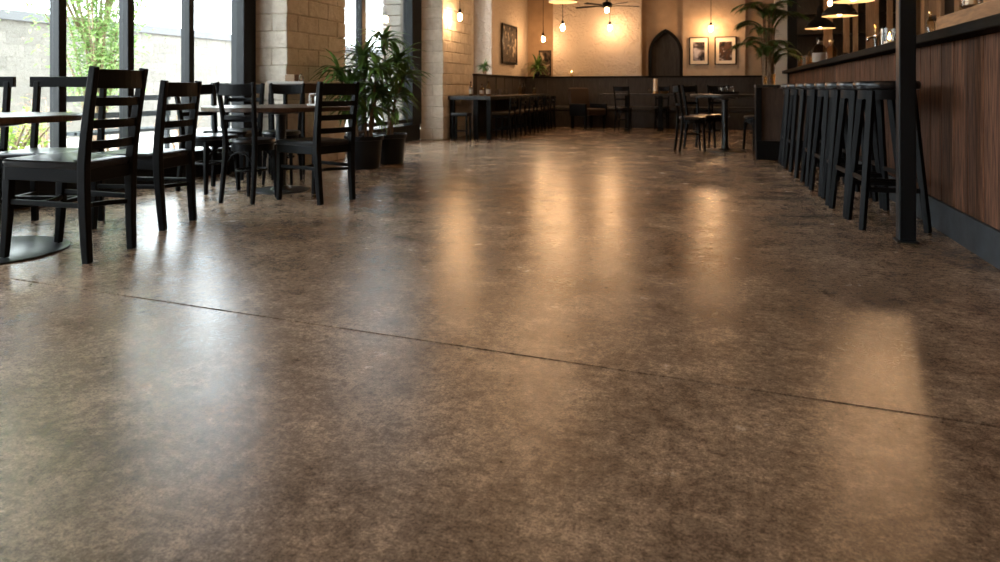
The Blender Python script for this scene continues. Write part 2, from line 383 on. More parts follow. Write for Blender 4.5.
# ------------------------------------------------------------------ windows on the left
def window(name, y0, y1, muls, zb=.26, zt=3.3, jamb0=.07, jamb1=.07, mw=.066):
    t = empty(name, (XW-.03, 0, 0))
    d = .10
    bm = nb(); box2(bm, (-d, y0, 0), (d*.4, y1, zb)); obj('sill', bm, 'frame', t, .006)
    bm = nb(); box2(bm, (-d, y0, zt-.08), (d*.5, y1, zt)); obj('head', bm, 'frame', t, .006)
    edges = [y0+jamb0]
    for a, b in ((y0, y0+jamb0), (y1-jamb1, y1)):
        bm = nb(); box2(bm, (-d, a, zb), (d*.65, b, zt-.08)); obj('jamb', bm, 'frame', t, .008)
    for m in muls:
        bm = nb(); box2(bm, (-d*.4, m-mw/2, zb), (d*.28, m+mw/2, zt-.08)); box2(bm, (-d*.9, m-mw*.24, zb), (-d*.5, m+mw*.24, zt-.08))
        obj('mullion', bm, 'frame', t, .006)
    ed = [y0+jamb0]+[x for m in muls for x in (m-mw/2, m+mw/2)]+[y1-jamb1]
    for a, b in zip(ed[::2], ed[1::2]):
        bm = nb(); box2(bm, (-.028, a, zb), (-.022, b, zt-.08)); obj('pane', bm, 'glass', t)
    return t
window('window_1', -1.0, 6.385, [-.35, .35, 1.05, 1.75, 2.45, 3.17, 4.10, 4.75, 5.47], jamb1=.20, zt=2.5)
bm = nb(); box2(bm, (XL, -1.0, 2.5), (XW+.05, 6.385, 3.3)); struct('wall_left.005', bm, 'stone')
t = window('window_2', 7.60, 10.77, [8.85], zb=.26, jamb0=.10, jamb1=.36, mw=.13)
window('window_3', 12.2, 13.2, [], zb=1.0).location.x = XW-.12
bm = nb(); box2(bm, (XW-.2, 13.15, 0), (XW+.03, 13.46, 3.3)); struct('wall_left.003', bm, 'stone')
bm = nb(); box2(bm, (-.02, 8.97, .30), (.045, 10.40, .36)); obj('bottom_rail', bm, 'frame', t, .006)

# ------------------------------------------------------------------ wainscot and banquette along the back
bm = nb()
box2(bm, (-4.33, 12.22, 0), (-4.25, 15.62, 1.09))
for k in range(1, 6): box2(bm, (-4.252, 12.22+k*.58-.006, .1), (-4.243, 12.22+k*.58+.006, 1.08))
struct('trim_2', bm, 'darkpanel')
bm = nb(); box2(bm, (-4.343, 12.22, 1.09), (-4.22, 15.60, 1.125)); struct('trim_3', bm, 'black', bevel=.005)
bm = nb(); box2(bm, (-4.33, 15.62, 0), (1.0, 15.72, 1.09))
for k in range(1, 9): box2(bm, (-4.33+k*.6-.006, 15.612, .45), (-4.33+k*.6+.006, 15.621, 1.08))
struct('trim_4', bm, 'darkpanel')
bm = nb(); box2(bm, (-4.34, 15.59, 1.09), (1.0, 15.80, 1.125)); struct('trim_5', bm, 'black', bevel=.005)
bq = thing('banquette', 'long dark built-in banquette seat along the foot of the back wall', 'bench', (-1.55, 15.38, 0))
bm = nb(); box2(bm, (-2.5, -.20, 0), (2.45, .22, .36)); obj('base', bm, 'darkpanel', bq, .006)
bm = nb(); box2(bm, (-2.52, -.24, .36), (2.47, .22, .46)); obj('seat_cushion', bm, 'booth', bq, .03)

# ------------------------------------------------------------------ chairs
def arc_pts(x0, x1, y, z, bow, n=8, ybow=True):
    return [(x0+(x1-x0)*i/n, y-bow*math.sin(PI*i/n), z) for i in range(n+1)]
def post_y(z): # rear post profile of the ladder-back chair
    if z < .46: return -.195-.028*((.46-z)/.46)**1.6
    return -.195-.050*((z-.46)/.46)**1.3
def seat_bm(w0=.36, w1=.42, d=.40, z=.475, th=.035, r=.05, yo=0.):
    """padded seat, wider at the front, with rounded corners and a crowned top"""
    bm = nb(); pts = []
    cs = [(-w1/2, d/2-.0), (w1/2, d/2), (w0/2, -d/2), (-w0/2, -d/2)]
    for i, (x, y) in enumerate(cs):
        sx, sy = (1 if x > 0 else -1), (1 if y > 0 else -1); a0 = [90, 0, -90, -180][i]
        cx, cy = x-sx*r, y-sy*r
        start = {(-1, 1): 180, (1, 1): 90, (1, -1): 0, (-1, -1): -90}[(sx, sy)]
        for k in range(6):
            a = math.radians(start-90*k/5); pts.append((cx+r*math.cos(a), cy+r*math.sin(a)))
    def ring(s, zz): return [bm.verts.new((x*s, y*s+yo, zz)) for x, y in pts]
    rs = [ring(.97, z-th), ring(1., z-th*.6), ring(1., z-th*.25), ring(.96, z), ring(.6, z+.004)]
    n = len(pts)
    for a, b in zip(rs, rs[1:]):
        for k in range(n): bm.faces.new((a[k], a[(k+1) % n], b[(k+1) % n], b[k]))
    bm.faces.new(rs[0]); bm.faces.new(rs[-1]); return bm

def ladder_chair(label, loc, rz, group):
    t = thing('dining_chair', label, 'chair', loc, rz, group)
    obj('seat', seat_bm(d=.45, yo=.025), 'seat', t, smooth=True, angle=40)
    bm = nb()
    for s in (-1, 1): sweep(bm, [(s*.165, -.19, .408), (s*.185, .225, .408)], .022, .062)
    sweep(bm, [(-.185, .225, .408), (.185, .225, .408)], .022, .062); sweep(bm, [(-.165, -.19, .408), (.165, -.19, .408)], .022, .062)
    obj('seat_frame', bm, 'black', t, .004)
    for s in (-1, 1):
        bm = nb(); zs = [0, .1, .22, .34, .46, .58, .70, .82, .93]
        sweep(bm, [(s*(.160+.022*(z/.93)), post_y(z), z) for z in zs], [.040, .042, .044, .047, .048, .046, .043, .040, .037], [.036, .038, .040, .042, .042, .040, .038, .036, .034], up=(1, 0, 0))
        obj('back_post', bm, 'black', t, .006)
        bm = nb(); sweep(bm, [(s*.172, .215, .44), (s*.172, .219, .2), (s*.172, .230, 0)], [.042, .038, .032], [.042, .038, .032], up=(1, 0, 0)); obj('leg', bm, 'black', t, .005)
    bm = nb(); sweep(bm, arc_pts(-.178, .178, post_y(.875), .872, .028), .019, .092); obj('top_rail', bm, 'black', t, .004)
    for z in (.762, .655, .555):
        bm = nb(); sweep(bm, arc_pts(-.174, .174, post_y(z), z, .026), .015, .042); obj('slat', bm, 'black', t, .003)
    for s in (-1, 1):
        bm = nb(); sweep(bm, [(s*.165, -.20, .27), (s*.172, .217, .27)], .018, .026); obj('side_stretcher', bm, 'black', t, .004)
    bm = nb(); sweep(bm, [(x, -.205+.10*math.sin(PI*(x+.165)/.33), .245) for x in [-.165+.33*i/8 for i in range(9)]], .018, .024); obj('rear_stretcher', bm, 'black', t, .004)
    bm = nb(); sweep(bm, [(x, .219-.07*math.sin(PI*(x+.172)/.344), .245) for x in [-.172+.344*i/8 for i in range(9)]], .018, .024); obj('front_stretcher', bm, 'black', t, .004)
    return t

def curved_chair(label, loc, rz, group):
    """chair with bowed posts, one deep curved top rail and arched braces under the seat"""
    t = thing('dining_chair', label, 'chair', loc, rz, group)
    bm = nb(); lathe(bm, [(.17, .435), (.197, .44), (.204, .455), (.198, .47), (.12, .478), (0, .479)], n=32); obj('seat', bm, 'seat', t, smooth=True, angle=40)
    bm = nb(); lathe(bm, [(.178, .385), (.186, .385), (.186, .437), (.178, .437)], n=32, cap=False); obj('seat_frame', bm, 'black', t, smooth=True, angle=40)
    py = lambda z: (-.185-.05*((.44-z)/.44)**1.4) if z < .44 else (-.185-.07*((z-.44)/.46)**1.4)
    px_ = lambda z: .150+.034*((z-.40)/.5)**2 if z > .4 else .150+.012*((.4-z)/.4)
    for s in (-1, 1):
        bm = nb(); zs = [0, .1, .2, .3, .4, .5, .6, .7, .8, .905]
        sweep(bm, [(s*px_(z), py(z), z) for z in zs], .038, [.030, .033, .036, .038, .040, .038, .036, .034, .033, .030], up=(1, 0, 0)); obj('back_post', bm, 'black', t, .008)
        bm = nb(); sweep(bm, [(s*.135, .128, .42), (s*.142, .138, .2), (s*.150, .150, 0)], [.036, .033, .028], [.036, .033, .028], up=(1, 0, 0)); obj('leg', bm, 'black', t, .006)
    bm = nb(); n = 10
    sweep(bm, [(-.182+.364*i/n, py(.85)-.035*math.sin(PI*i/n), .852-.008*math.sin(PI*i/n)) for i in range(n+1)], .018, [.088+.0*i for i in range(n+1)]); obj('top_rail', bm, 'black', t, .006)
    bm = nb(); sweep(bm, arc_pts(-.162, .162, py(.64), .64, .028), .014, .036); obj('slat', bm, 'black', t, .004)
    for (y, x) in ((-.19, .135), (.135, .125)):
        bm = nb(); tube(bm, [(-x*math.cos(PI*i/12), y, .235+.145*math.sin(PI*i/12)) for i in range(13)], .009, 6); obj('arched_brace', bm, 'black', t, smooth=True)
    bm = nb(); tube(bm, [(.128*math.cos(2*PI*i/20), -.02+.135*math.sin(2*PI*i/20), .235) for i in range(20)], .009, 6, closed=True); obj('hoop_stretcher', bm, 'black', t, smooth=True)
    return t

def low_chair(label, loc, rz, group):
    t = thing('low_back_chair', label, 'chair', loc, rz, group)
    obj('seat', seat_bm(.36, .38, .36, .45, .05, .04), 'leather', t, smooth=True, angle=40)
    bm = nb(); box(bm, (0, 0, .375), (.33, .31, .05)); obj('seat_frame', bm, 'black', t, .004)
    for s in (-1, 1):
        bm = nb(); sweep(bm, [(s*.165, -.205, 0), (s*.165, -.175, .4), (s*.165, -.205, .70)], .032, .032, up=(1, 0, 0)); obj('back_post', bm, 'black', t, .004)
        bm = nb(); sweep(bm, [(s*.155, .15, .36), (s*.16, .155, 0)], .032, .032, up=(1, 0, 0)); obj('leg', bm, 'black', t, .004)
        bm = nb(); sweep(bm, [(s*.162, -.19, .16), (s*.158, .15, .16)], .016, .022); obj('side_stretcher', bm, 'black', t)
    bm = nb(); sweep(bm, arc_pts(-.165, .165, -.20, .66, .02), .018, .07); obj('top_rail', bm, 'black', t, .004)
    bm = nb(); sweep(bm, arc_pts(-.163, .163, -.195, .565, .02), .014, .04); obj('slat', bm, 'black', t, .003)
    return t

def at_left(s): return s
GW = 'black ladder-back chairs by the windows'
cA = ladder_chair('nearest black ladder-back chair, at the table cut off by the left edge', (-3.193, 2.80, 0), face(-.99, -.143), GW)
cA.scale = (1, 1, 1.04); cA.rotation_euler.x = .034; cA.location.z = .0077     # front feet stand on the table's base plate
cB = dup(cA, 'black ladder-back chair second nearest, alone between the front table and the round table', (-3.44, 3.545, 0), face(-.985, -.17))
cD = dup(cA, 'black ladder-back chair at the right side of the round table, nearest the potted plants', (-2.955, 4.735, 0), face(-.957, .29))
cS = dup(cA, 'black ladder-back chair below the window jamb, mostly hidden behind the round table', (-4.45, 5.68, 0), face(.25, -.97))
cC1 = curved_chair('black chair with a curved top rail, its back to us at the round table', (-3.42, 4.58, 0), face(-.076, .997), 'curved-back chairs at the round table')
cC2 = dup(cC1, 'black curved-back chair at the window side of the round table, facing right', (-4.03, 4.86, 0), face(.95, -.30))
for c in (cB, cD, cS): c.scale = (1, 1, .975)
cC1.scale = (.82, .90, 1)
def open_chair(label, loc, rz, group):
    t = thing('open_back_chair', label, 'chair', loc, rz, group)
    obj('seat', seat_bm(.44, .46, .42, .475), 'seat', t, smooth=True, angle=40)
    bm = nb(); box(bm, (0, .0, .41), (.40, .36, .06)); obj('seat_frame', bm, 'black', t, .004)
    for s in (-1, 1):
        bm = nb(); sweep(bm, [(s*.215, -.21, 0), (s*.215, -.195, .45), (s*.215, -.235, .90)], .034, .034, up=(1, 0, 0)); obj('back_post', bm, 'black', t, .004)
        bm = nb(); sweep(bm, [(s*.19, .17, .42), (s*.19, .18, 0)], .036, .036, up=(1, 0, 0)); obj('leg', bm, 'black', t, .004)
    bm = nb(); box(bm, (0, -.237, .900), (.52, .03, .068)); obj('top_rail', bm, 'black', t, .004)
    bm = nb(); box(bm, (0, .0, .18), (.37, .02, .024)); box(bm, (-.20, -.01, .18), (.02, .36, .024)); box(bm, (.20, -.01, .18), (.02, .36, .024)); obj('stretcher', bm, 'black', t)
    return t
oc = open_chair('black open-back chair with one broad top rail, behind the cut-off front table', (-3.96, 3.30, 0), face(.297, -.955), 'open-back chairs along the window')
dup(oc, 'black open-back chair with a broad top rail at the extreme left edge of the picture', (-4.55, 3.11, 0), face(.297, -.955))
cC4 = dup(cC1, 'black curved-back chair at the far side of the round table, facing the camera', (-3.78, 5.47, 0), face(.35, -.94))

# ------------------------------------------------------------------ round pedestal tables
def round_table(label, loc, r, h, br, group, top='top', th=.035):
    t = thing('round_table', label, 'table', loc, 0, group)
    bm = nb(); lathe(bm, [(r-.006, h-th), (r, h-th+.006), (r, h-.006), (r-.006, h)], n=64); obj('tabletop', bm, top, t, smooth=True, angle=30)
    bm = nb(); lathe(bm, [(.05, .04), (.042, .08), (.042, h-.10), (.05, h-.07), (.16, h-th-.018), (.16, h-th)], n=28); obj('column', bm, 'iron', t, smooth=True, angle=35)
    bm = nb(); lathe(bm, [(br-.003, 0), (br, .003), (br, .009), (br-.01, .012), (.09, .0135), (.055, .045)], n=48); obj('base_plate', bm, 'iron', t, smooth=True, angle=30)
    return t
round_table('round dark table cut off by the left edge of the picture', (-3.65, 2.70, 0), .43, .72, .37, 'round tables by the windows')
round_table('round dark table left of the potted plants, ringed by four chairs', (-3.50, 5.06, 0), .62, .71, .23, 'round tables by the windows')
round_table('round black table beside the low brown partition', (.09, 10.05, 0), .46, .775, .27, None, 'blacktop', .04)

# tall console by the pier with box, bottle and holder
t = thing('console_table', 'tall brown console against the first stone pier, behind the round table', 'table', (-4.11, 6.16, 0))
bm = nb(); box(bm, (0, 0, .915), (.42, .30, .022)); obj('tabletop', bm, 'label', t, .004)
bm = nb(); box(bm, (0, 0, .855), (.40, .28, .095)); obj('apron', bm, 'brownpanel', t, .004)
for sx in (-1, 1):
    for sy in (-1, 1):
        bm = nb(); box(bm, (sx*.185, sy*.125, .404), (.035, .035, .808)); obj('leg', bm, 'black', t, .004)
bx = nb(); box(bx, (-4.16, 6.20, .962), (.115, .07, .07)); bx_o = tag(obj('cardboard_box', bx, 'card', bevel=.004), 'small brown box on the tall console by the stone pier', 'box')
bm = nb(); lathe(bm, [(.020, 0), (.022, .004), (.022, .045), (.010, .062), (.010, .08), (.012, .082)], (-4.05, 6.20, .927)); tag(obj('bottle', bm, 'smoke', smooth=True, angle=40), 'small dark bottle beside the box on the tall console', 'bottle')
bm = nb()
for k in range(5): lathe(bm, [(.012, 0), (.014, .002), (.011, .05), (.009, .05)], (-3.62+.035*k, 5.02+.012*(k % 2), .7105), 10)
bm.free()
def glass(name, loc, r=.03, h=.1, mat='clear', label='', cat='glass', group=None):
    bm = nb(); lathe(bm, [(r*.8, 0), (r*.82, .004), (r, h), (r*.93, h), (r*.74, .012), (0, .011)], loc, 18); return tag(obj(name, bm, mat, smooth=True, angle=40), label, cat, group)
def bottle(name, loc, r=.032, h=.24, mat='smoke', label='', group=None, lab=False, cap='black'):
    t = thing(name, label, 'bottle', loc, 0, group)
    bm = nb(); lathe(bm, [(r*.9, 0), (r, .006), (r, h*.58), (r*.8, h*.68), (r*.38, h*.78), (r*.36, h*.95)], n=20); obj('body', bm, mat, t, smooth=True, angle=40)
    bm = nb(); lathe(bm, [(r*.42, h*.93), (r*.42, h), (r*.3, h)], n=14); obj('cap', bm, cap, t, smooth=True, angle=40)
    if lab: bm = nb(); lathe(bm, [(r+.0012, h*.14), (r+.0012, h*.46)], n=20, cap=False); obj('label', bm, 'label', t, smooth=True)
    return t
caddy = thing('condiment_caddy', 'small pale condiment holder on the round table near the plants', 'caddy', (-3.33, 5.30, .7105))
bm = nb(); sweep(bm, [(-.05, 0, .012), (-.05, 0, .10), (.05, 0, .10), (.05, 0, .012)], .008, .008, up=(0, 1, 0)); box(bm, (0, 0, .006), (.11, .07, .012)); obj('rack', bm, 'whiteglaze', caddy)
bm = nb(); lathe(bm, [(.018, .0125), (.018, .07), (.01, .082)], (.022, 0, 0), 14); obj('shaker', bm, 'whiteglaze', caddy, smooth=True, angle=40)
bm = nb(); lathe(bm, [(.018, .0125), (.018, .07), (.01, .082)], (-.022, 0, 0), 14); obj('shaker', bm, 'smoke', caddy, smooth=True, angle=40)

# ------------------------------------------------------------------ potted dracaenas
def cane_plant(label, loc, rp, hp, canes, seed, group, lean=0., topdrop=0.):
    r = random.Random(seed); t = thing('potted_plant', label, 'plant', loc, 0, group)
    bm = nb(); lathe(bm, [(rp*.80, 0), (rp*.82, .008), (rp*.95, hp*.86), (rp*1.02, hp*.87), (rp*1.03, hp), (rp*.96, hp), (rp*.93, hp*.88), (rp*.9, hp*.8)], n=40, cap=False)
    lathe(bm, [(0, .004), (rp*.8, .004)], n=40, cap=False); obj('pot', bm, 'pot', t, smooth=True, angle=30)
    bm = nb(); lathe(bm, [(rp*.90, hp*.82), (rp*.5, hp*.86), (0, hp*.87)], n=24, cap=False); obj('soil', bm, 'soil', t, smooth=True)
    st, lf = nb(), nb()
    for (x, y, tx, ty, h) in canes:
        n = 6; pts = [(x+(tx-x)*(i/n)**1.3+r.uniform(-.008, .008), y+(ty-y)*(i/n)**1.3, hp*.82+(h-hp*.82)*i/n) for i in range(n+1)]
        tube(st, pts, [.017-.007*i/n for i in range(n+1)], 7)
        for k in range(46):
            q = r.random()**.6; p = Vector(pts[-1])*q+Vector(pts[2])*(1-q)
            a = r.uniform(0, 2*PI); el = r.uniform(-.1, .9) if q > .75 else r.uniform(-.2, .5)
            blade(lf, p, (math.cos(a)*math.cos(el), math.sin(a)*math.cos(el), math.sin(el)), r.uniform(.22, .38), r.uniform(.040, .066), r.uniform(1.1, 2.3), 5)
        for k in range(22):
            a = 2*PI*k/22+r.uniform(-.2, .2); el = r.uniform(.05, 1.25)
            blade(lf, pts[-1], (math.cos(a)*math.cos(el), math.sin(a)*math.cos(el), math.sin(el)), r.uniform(.26, .42), r.uniform(.044, .068), r.uniform(1.1, 2.2), 6)
    obj('cane', st, 'cane', t, smooth=True); obj('foliage', lf, 'leafg', t, smooth=True)
    return t
GP = 'potted plants by the second window'
cane_plant('bushy green cane plant in the front black pot, left of the pair by the window', (-3.64, 6.76, 0), .205, .35,
           [(-.08, -.03, -.26, -.06, 1.02), (.0, .05, -.02, .04, 1.18), (.08, -.02, .16, -.02, 1.05), (-.03, -.08, -.10, -.12, .86), (.05, .08, .10, .10, .78)], 11, GP)
cane_plant('taller cane plant in the rear black pot with a long leaf reaching right', (-3.58, 7.26, 0), .19, .34,
           [(-.02, .02, -.10, .05, 1.40), (.04, -.03, .12, -.02, 1.16), (.0, -.06, .22, -.12, .98)], 23, GP)

# ------------------------------------------------------------------ long communal table with its stools and bottles
t = thing('communal_table', 'long black communal table running back from the second stone pier', 'table', (-3.95, 13.0, 0))
bm = nb(); box(bm, (0, 0, .695), (.755, 4.1, .065)); obj('tabletop', bm, 'blacktop', t, .004)
for y in (-1.96, 1.96):
    for x in (-.325, .105, .325):
        bm = nb(); box(bm, (x, y, .331), (.075, .075, .662)); obj('leg', bm, 'black', t, .004)
GL = 'low chairs along the communal table'
l0 = low_chair('low-backed dark chair along the communal table, nearest of its row', (-3.56, 11.55, 0), face(-1, 0), GL)
for i, (y, w) in enumerate(((12.22, 'second'), (12.86, 'third'), (13.46, 'fourth'), (14.06, 'fifth'))):
    dup(l0, 'low-backed dark chair along the communal table, %s from the stone pier' % w, (-3.56, y, 0), face(-1, 0))
dup(l0, 'low-backed dark chair along the communal table, farthest of its row, its back showing', (-3.56, 14.62, 0), face(-1, 0))
s0 = thing('dining_stool', 'dark padded stool tucked under the near end of the communal table', 'stool', (-4.04, 10.83, 0), face(.0, 1))
obj('seat', seat_bm(.30, .30, .22, .45, .05, .03), 'seat', s0, smooth=True, angle=40)
for sx in (-1, 1):
    for sy in (-1, 1):
        bm = nb(); sweep(bm, [(sx*.12, sy*.08, .40), (sx*.125, sy*.09, 0)], .028, .028, up=(1, 0, 0)); obj('leg', bm, 'black', s0, .003)
bm = nb(); box(bm, (0, -.088, .16), (.235, .016, .022)); obj('stretcher', bm, 'black', s0)

GB = 'bottles and glasses on the communal table'
for (x, y, h, r, m, lab, lb) in ((-4.00, 11.18, .24, .032, 'smoke', True, 'dark bottle with a pale label at the near end of the communal table'),
                            (-3.86, 11.35, .20, .04, 'amber', True, 'squat amber bottle behind the pale-labelled one on the communal table'),
                            (-3.70, 11.22, .24, .042, 'amber', True, 'amber bottle nearest the corner of the communal table'),
                            (-3.70, 13.2, .20, .035, 'amber', False, 'amber bottle halfway down the communal table'),
                            (-3.85, 14.0, .24, .035, 'smoke', False, 'dark bottle toward the far end of the communal table'),
                            (-3.66, 14.15, .18, .04, 'amber', False, 'short amber bottle at the far end of the communal table')):
    bottle('bottle', (x, y, .728), r, h, m, lb, GB, lab)
for i, (x, y, w) in enumerate(((-3.78, 11.95, 'left'), (-3.70, 12.05, 'middle'), (-3.72, 12.35, 'right'))):
    glass('drinking_glass', (x, y, .728), .035, .11, 'clear', 'clear tumbler on the communal table, %s of three together' % w, 'glass', GB)

# ------------------------------------------------------------------ far tables by the banquette
t = thing('dining_table', 'long black table before the banquette under the pale back wall', 'table', (-1.46, 14.36, 0))
bm = nb(); box(bm, (0, 0, .725), (1.72, .62, .04)); obj('tabletop', bm, 'blacktop', t, .004)
for x in (-.30, .36):
    bm = nb(); box(bm, (x, 0, .3725), (.09, .09, .665)); obj('column', bm, 'black', t, .004)
    bm = nb(); box(bm, (x, 0, .02), (.09, .5, .04)); obj('foot', bm, 'black', t, .004)
GT = 'chairs at the far tables'
dup(cC1, 'curved-back chair with its back to us at the long far table, left end', (-1.78, 13.93, 0), face(.08, .997), GT)
dup(cC1, 'curved-back chair at the right end of the long far table, turned sideways', (-.30, 14.40, 0), face(-.97, .2), GT)
dup(cC1, 'curved-back chair across the long far table, under the tall candle', (-1.12, 14.86, 0), face(0, -1), GT)
dup(cC1, 'nearer of the two chairs at the left of the round table by the partition', (-.33, 9.86, 0), face(.90, .28), GT)
dup(cC1, 'farther chair at the left of the round table by the partition', (-.22, 10.46, 0), face(.80, -.6), GT)
dup(cC1, 'curved-back chair at the right of the partition table, in front of the palm', (.52, 10.34, 0), face(-.85, -.5), GT)
dup(cC1, 'curved-back chair behind the partition table, facing us', (.0, 10.78, 0), face(0, -1), GT)
# booth armchair
t = thing('armchair', 'brown leather armchair beside the long far table, in front of the banquette', 'chair', (-2.62, 14.70, 0), face(.8, -.6))
bm = nb(); box(bm, (0, .02, .36), (.52, .50, .14)); obj('seat', bm, 'leather', t, .03)
bm = nb(); sweep(bm, [(0, -.25, .30), (0, -.29, .62), (0, -.33, .86)], .54, .10, up=(0, 1, 0)); obj('backrest', bm, 'leather', t, .03)
for s in (-1, 1):
    bm = nb(); box(bm, (s*.29, 0, .40), (.06, .50, .26)); obj('arm', bm, 'black', t, .02)
    for y in (-.2, .2): bm = nb(); box(bm, (s*.27, y, .145), (.05, .05, .29)); obj('leg', bm, 'black', t, .004)
def candle(loc, label, h=.16, r=.03, flame=True, wax='candlewax'):
    t = thing('candle', label, 'candle', loc, 0)
    bm = nb(); lathe(bm, [(r*1.5, 0), (r*1.5, .01), (r*1.1, .02), (r*1.1, .05)], n=18); obj('holder', bm, 'brass', t, smooth=True, angle=40)
    bm = nb(); lathe(bm, [(r, .05), (r, h), (r*.6, h+.002)], n=18); obj('wax', bm, wax, t, smooth=True, angle=40)
    if flame: bm = nb(); lathe(bm, [(0, h+.006), (.007, h+.018), (.0, h+.045)], n=10); obj('flame', bm, 'flame', t, smooth=True)
    return t
candle((-1.20, 14.38, .7455), 'tall ivory candle on the long far table, under the arched niche', .30, .045, False)
bm = nb(); lathe(bm, [(.05, 0), (.06, .004), (.09, .05), (.085, .05), (.055, .01), (0, .008)], (-1.03, 14.40, .7455), 20); tag(obj('bowl', bm, 'brass', smooth=True, angle=40), 'brass bowl right of the tall candle on the long far table', 'bowl')
glass('drinking_glass', (-1.32, 14.36, .7455), .032, .11, 'clear', 'clear glass left of the tall candle on the long far table', 'glass')
candle((-3.18, 15.69, 1.1255), 'short lit candle on the wainscot ledge below the pale wall', .085, .03)
tr = thing('serving_tray', 'dark tray on the round table beside the partition', 'tray', (.10, 10.08, .7755))
bm = nb(); box(bm, (0, 0, .008), (.34, .22, .016)); sweep(bm, [(-.17, -.11, .022), (.17, -.11, .022), (.17, .11, .022), (-.17, .11, .022)], .01, .026, closed=True); obj('tray_body', bm, 'black', tr)
for i, (x, y, w) in enumerate(((.03, 10.06, 'left'), (.10, 10.10, 'middle'), (.18, 10.05, 'right'))):
    glass('drinking_glass', (x, y, .7925), .03, .09, 'clear', 'clear tumbler on the dark tray, %s of three' % w, 'glass', 'tumblers on the tray')

# ------------------------------------------------------------------ low partition with palm and jar
t = thing('partition_cabinet', 'low brown-panelled partition cabinet at the far end of the stools', 'cabinet', (.84, 9.08, 0))
bm = nb(); box(bm, (0, .02, .54), (.78, .28, .64)); obj('panel', bm, 'brownpanel', t)
bm = nb(); box(bm, (0, 0, .115), (.81, .36, .23)); obj('plinth', bm, 'black', t, .004)
bm = nb(); box(bm, (0, 0, .882), (.82, .38, .035)); obj('cabinet_top', bm, 'blacktop', t, .004)
for x in (-.375, .375):
    bm = nb(); box(bm, (x, -.01, .5475), (.065, .33, .635)); obj('stile', bm, 'black', t, .004)
for (x, y, r, h, m, lb) in ((.63, 9.06, .036, .13, 'amber', 'amber glass jar on the partition cabinet, beside the palm'), (.545, 9.02, .024, .10, 'amber', 'slim amber glass on the left corner of the partition cabinet')):
    glass('glass_jar', (x, y, .90), r, h, m, lb, 'jar')
def palm(label, loc):
    r = random.Random(5); t = thing('potted_palm', label, 'plant', loc)
    bm = nb(); lathe(bm, [(.13, 0), (.16, .30), (.168, .32), (.15, .32), (.14, .26), (0, .25)], n=32); obj('pot', bm, 'pot', t, smooth=True, angle=30)
    st, lf = nb(), nb()
    for k in range(24):
        a = 2*PI*k/24*5+r.uniform(-.25, .25); top = r.uniform(1.12, 1.80); sp = r.uniform(.0, .05)
        p = [(.04*math.cos(a)+sp*math.cos(a)*(i/5)**2, .04*math.sin(a)+sp*math.sin(a)*(i/5)**2, .26+(top-.26)*i/5) for i in range(6)]
        tube(st, p, [.0105-.0008*i for i in range(6)], 6)
        b0 = Vector(p[-1]); d = Vector((math.cos(a)*.38, math.sin(a)*.38, 1)).normalized(); L = r.uniform(.36, .50); q = b0.copy(); sp_pts = [q.copy()]
        for i in range(9):
            q = q+d*L/9; d = (d+Vector((math.cos(a)*.06, math.sin(a)*.06, -.24))).normalized(); sp_pts.append(q.copy())
        tube(st, sp_pts, [.007-.0005*i for i in range(10)], 4)
        for i in range(1, 10):
            tng = (sp_pts[i]-sp_pts[i-1]).normalized(); sd = tng.cross(Vector((0, 0, 1))).normalized()
            for f in (0, .5):
                bp = sp_pts[i-1].lerp(sp_pts[i], f)
                for s in (-1, 1): blade(lf, bp, tng*.75+sd*s*.8+Vector((0, 0, .1)), .23*(1-.045*i), .022, 1.3, 4)
    obj('stems', st, 'cane', t, smooth=True)['kind'] = 'stuff'; obj('fronds', lf, 'leafpalm', t, smooth=True)
    return t
palm('tall feathery palm behind the partition cabinet, left of the white pillar', (.62, 9.70, 0))
bm = nb(); box2(bm, (1.04, 14.36, 0), (1.262, 14.60, 3.3)); struct('wall_right.001', bm, 'white', bevel=.01)
bm = nb(); box2(bm, (1.264, 14.32, 0), (1.43, 14.60, 3.3)); struct('trim_6', bm, 'steel', bevel=.006)

# ------------------------------------------------------------------ steel post
t = thing('steel_post', 'black square steel post in front of the bar counter', 'post', (1.005, 4.42, 0))
bm = nb(); box(bm, (0, 0, 1.655), (.086, .086, 3.29)); obj('shaft', bm, 'steel', t, .008)
bm = nb(); box(bm, (0, 0, .005), (.11, .11, .01)); obj('base_plate', bm, 'steel', t, .002)

# ------------------------------------------------------------------ bar
B0, B1 = -1.2, 14.30
t = thing('bar_counter', 'long timber-fronted bar counter with dark top along the right side', 'bar counter', (1.29, 0, 0))
bm = nb(); w = .232; y = B0; j = .005
while y < B1-.02:
    e = min(y+w, B1); box2(bm, (0, y+j, .17), (.03, e-j, 1.13)); y += w
box2(bm, (.022, B0, .0), (.05, B1, 1.13)); obj('front_planks', bm, 'plank', t, .004)
bm = nb(); box2(bm, (-.022, B0, 0), (-.0005, B1, .178)); obj('skirting', bm, 'slate', t, .004)
bm = nb(); box2(bm, (-.125, B0, 1.131), (.46, B1+.02, 1.186)); obj('countertop', bm, 'counter', t, .006)
bm = nb(); box2(bm, (.06, B0, 0), (.42, B1, 1.13)); obj('carcass', bm, 'darkpanel', t)
bm = nb(); box2(bm, (.13, B0, 1.187), (.36, 5.44, 1.338)); tl = obj('raised_ledge', bm, 'ledge', t, .004)

